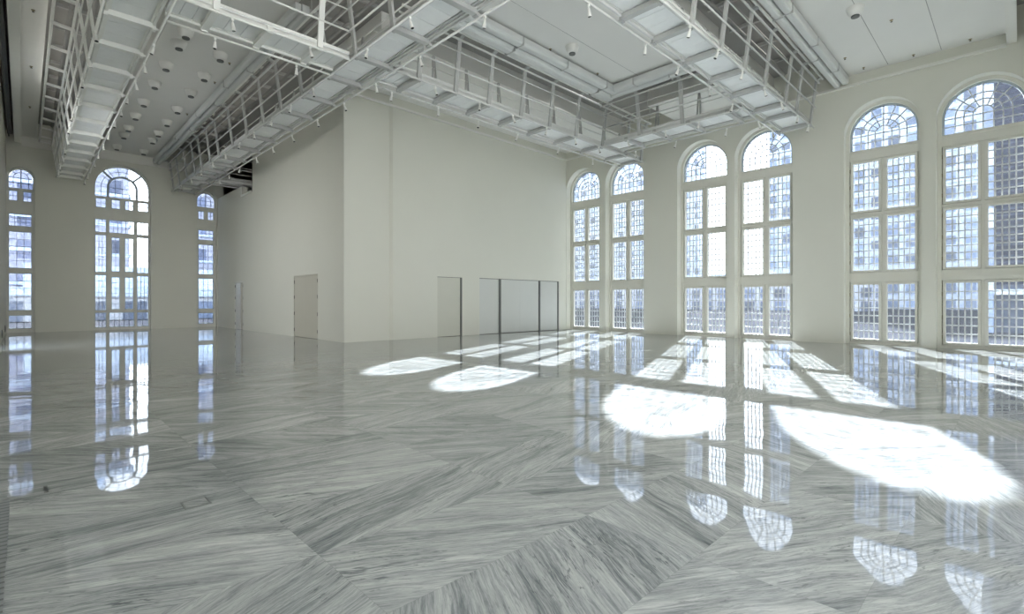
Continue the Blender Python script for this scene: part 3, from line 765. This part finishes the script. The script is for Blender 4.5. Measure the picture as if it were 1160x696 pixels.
# ------------------------------------------------------------------ outdoors
gm = MB().box(-120, 190, -120, 190, -.6, -.3).build('ground', M['street'])
struct(gm, 'dark street outside the windows', 'ground')
struct(MB().box(-80, XR+.6, -60, YN-.32, -.3, -.1).box(-80, XL-.32, YN-.32, 40, -.3, -.1).build('ground_bounce', M['paving']), 'unseen pale paving added behind and left of the room to bounce light in', 'ground')  # bright ground added out of view as a bounce source for the interior
def building(label, x0, x1, y0, y1, h, mat, ledge=None, roof=True):
    root = empty('street_building', ((x0+x1)/2, (y0+y1)/2, -.3)); tag(root, label, 'building')
    a, b = (x1-x0)/2, (y1-y0)/2
    body = MB().box(-a, a, -b, b, 0, h).build('walls', mat, root)
    MB().box(-a-.4, a+.4, -b-.4, b+.4, h, h+.8).box(-a*.5, a*.5, -b*.5, b*.5, h+.8, h+3).build('roof', M['column'], root)
    z = ledge or 0
    while ledge and z < h-1:
        MB().box(-a-.25, a+.25, -b-.25, b+.25, z, z+.35).build('floor_ledge', M['column'], root); z += ledge
    return root
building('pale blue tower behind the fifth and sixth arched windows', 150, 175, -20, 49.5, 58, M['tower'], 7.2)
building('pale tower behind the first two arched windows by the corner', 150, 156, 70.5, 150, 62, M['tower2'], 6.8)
building('low shopfront row across the street from the arched windows', 112, 124, 20, 120, 5.2, M['low'])
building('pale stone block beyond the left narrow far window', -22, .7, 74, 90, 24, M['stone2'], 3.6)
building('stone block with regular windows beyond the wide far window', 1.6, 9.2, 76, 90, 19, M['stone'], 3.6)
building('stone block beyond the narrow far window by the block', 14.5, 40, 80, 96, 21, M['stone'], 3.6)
building('low kiosk row beyond the wide far window', -8, 24, 62, 66, 2.3, M['low'])
# louvred building close by
root = empty('louvred_building', (43, -7, -.3)); tag(root, 'dark blue louvred building close behind the rightmost window', 'building')
MB().box(-2.6, 3, -10, 8.1, 0, 19).build('walls', M['louvrewall'], root)
MB().box(-3.0, -2.6, 8.1, 8.55, 0, 19).build('column', M['tower'], root)
for k in range(46):
    z = 2.9+k*.34; MB().bar((-2.82, -10, z), (-2.82, 8.0, z), .30, .03, (1, 0, -.8)).build('louvre', M['louvre'], root)
MB().box(-3.1, -2.6, -10, 8.1, 2.2, 2.5).build('canopy', M['column'], root)

# ------------------------------------------------------------------ light
w = bpy.data.worlds.new('sky'); S.world = w; w.use_nodes = True
nt = w.node_tree; nt.nodes.clear(); g = G(nt)
tc = g.n('ShaderNodeTexCoord').outputs['Generated']; sp = g.n('ShaderNodeSeparateXYZ'); g.put(sp.inputs[0], tc)
col = g.ramp(sp.outputs[2], [(0, (.98, .985, .97)), (.30, (.97, .985, 1.0)), (.50, (.26, .29, .33)), (1, (.10, .13, .17))])
bg = g.n('ShaderNodeBackground'); g.put(bg.inputs[0], col); bg.inputs[1].default_value = 3.6
ow = g.n('ShaderNodeOutputWorld'); nt.links.new(bg.outputs[0], ow.inputs[0])

sd = Vector((-14.9, -6.05, -7.55)).normalized()
sl = bpy.data.lights.new('sun', 'SUN'); sl.energy = 35; sl.angle = math.radians(.55); sl.color = (1, .975, .94)
so = bpy.data.objects.new('sun', sl); COL.objects.link(so); so.rotation_euler = sd.to_track_quat('-Z', 'Y').to_euler(); so.location = (60, 24, 30)

# ------------------------------------------------------------------ camera
cd = bpy.data.cameras.new('camera'); cam = bpy.data.objects.new('camera', cd); COL.objects.link(cam); S.camera = cam
cd.sensor_fit = 'HORIZONTAL'; cd.sensor_width = 36; cd.lens = 565.08/1160*36
yaw = math.radians(44.4276)
cam.location = (0, 0, 1.5); cam.rotation_euler = (PI/2, 0, -yaw)
cd.shift_y = (342.0-348.0)/1160; cd.clip_start = .05; cd.clip_end = 600

vs = S.view_settings; vs.view_transform = 'Standard'; vs.look = 'None'; vs.gamma = 1; vs.use_curve_mapping = False; vs.exposure = 1.22
S.display_settings.display_device = 'sRGB'
S.cycles.use_denoising = True
S.cycles.max_bounces = 12; S.cycles.diffuse_bounces = 7; S.cycles.transparent_max_bounces = 24; S.cycles.glossy_bounces = 4
S.cycles.sample_clamp_indirect = 6
S.cycles.caustics_reflective = False; S.cycles.caustics_refractive = False
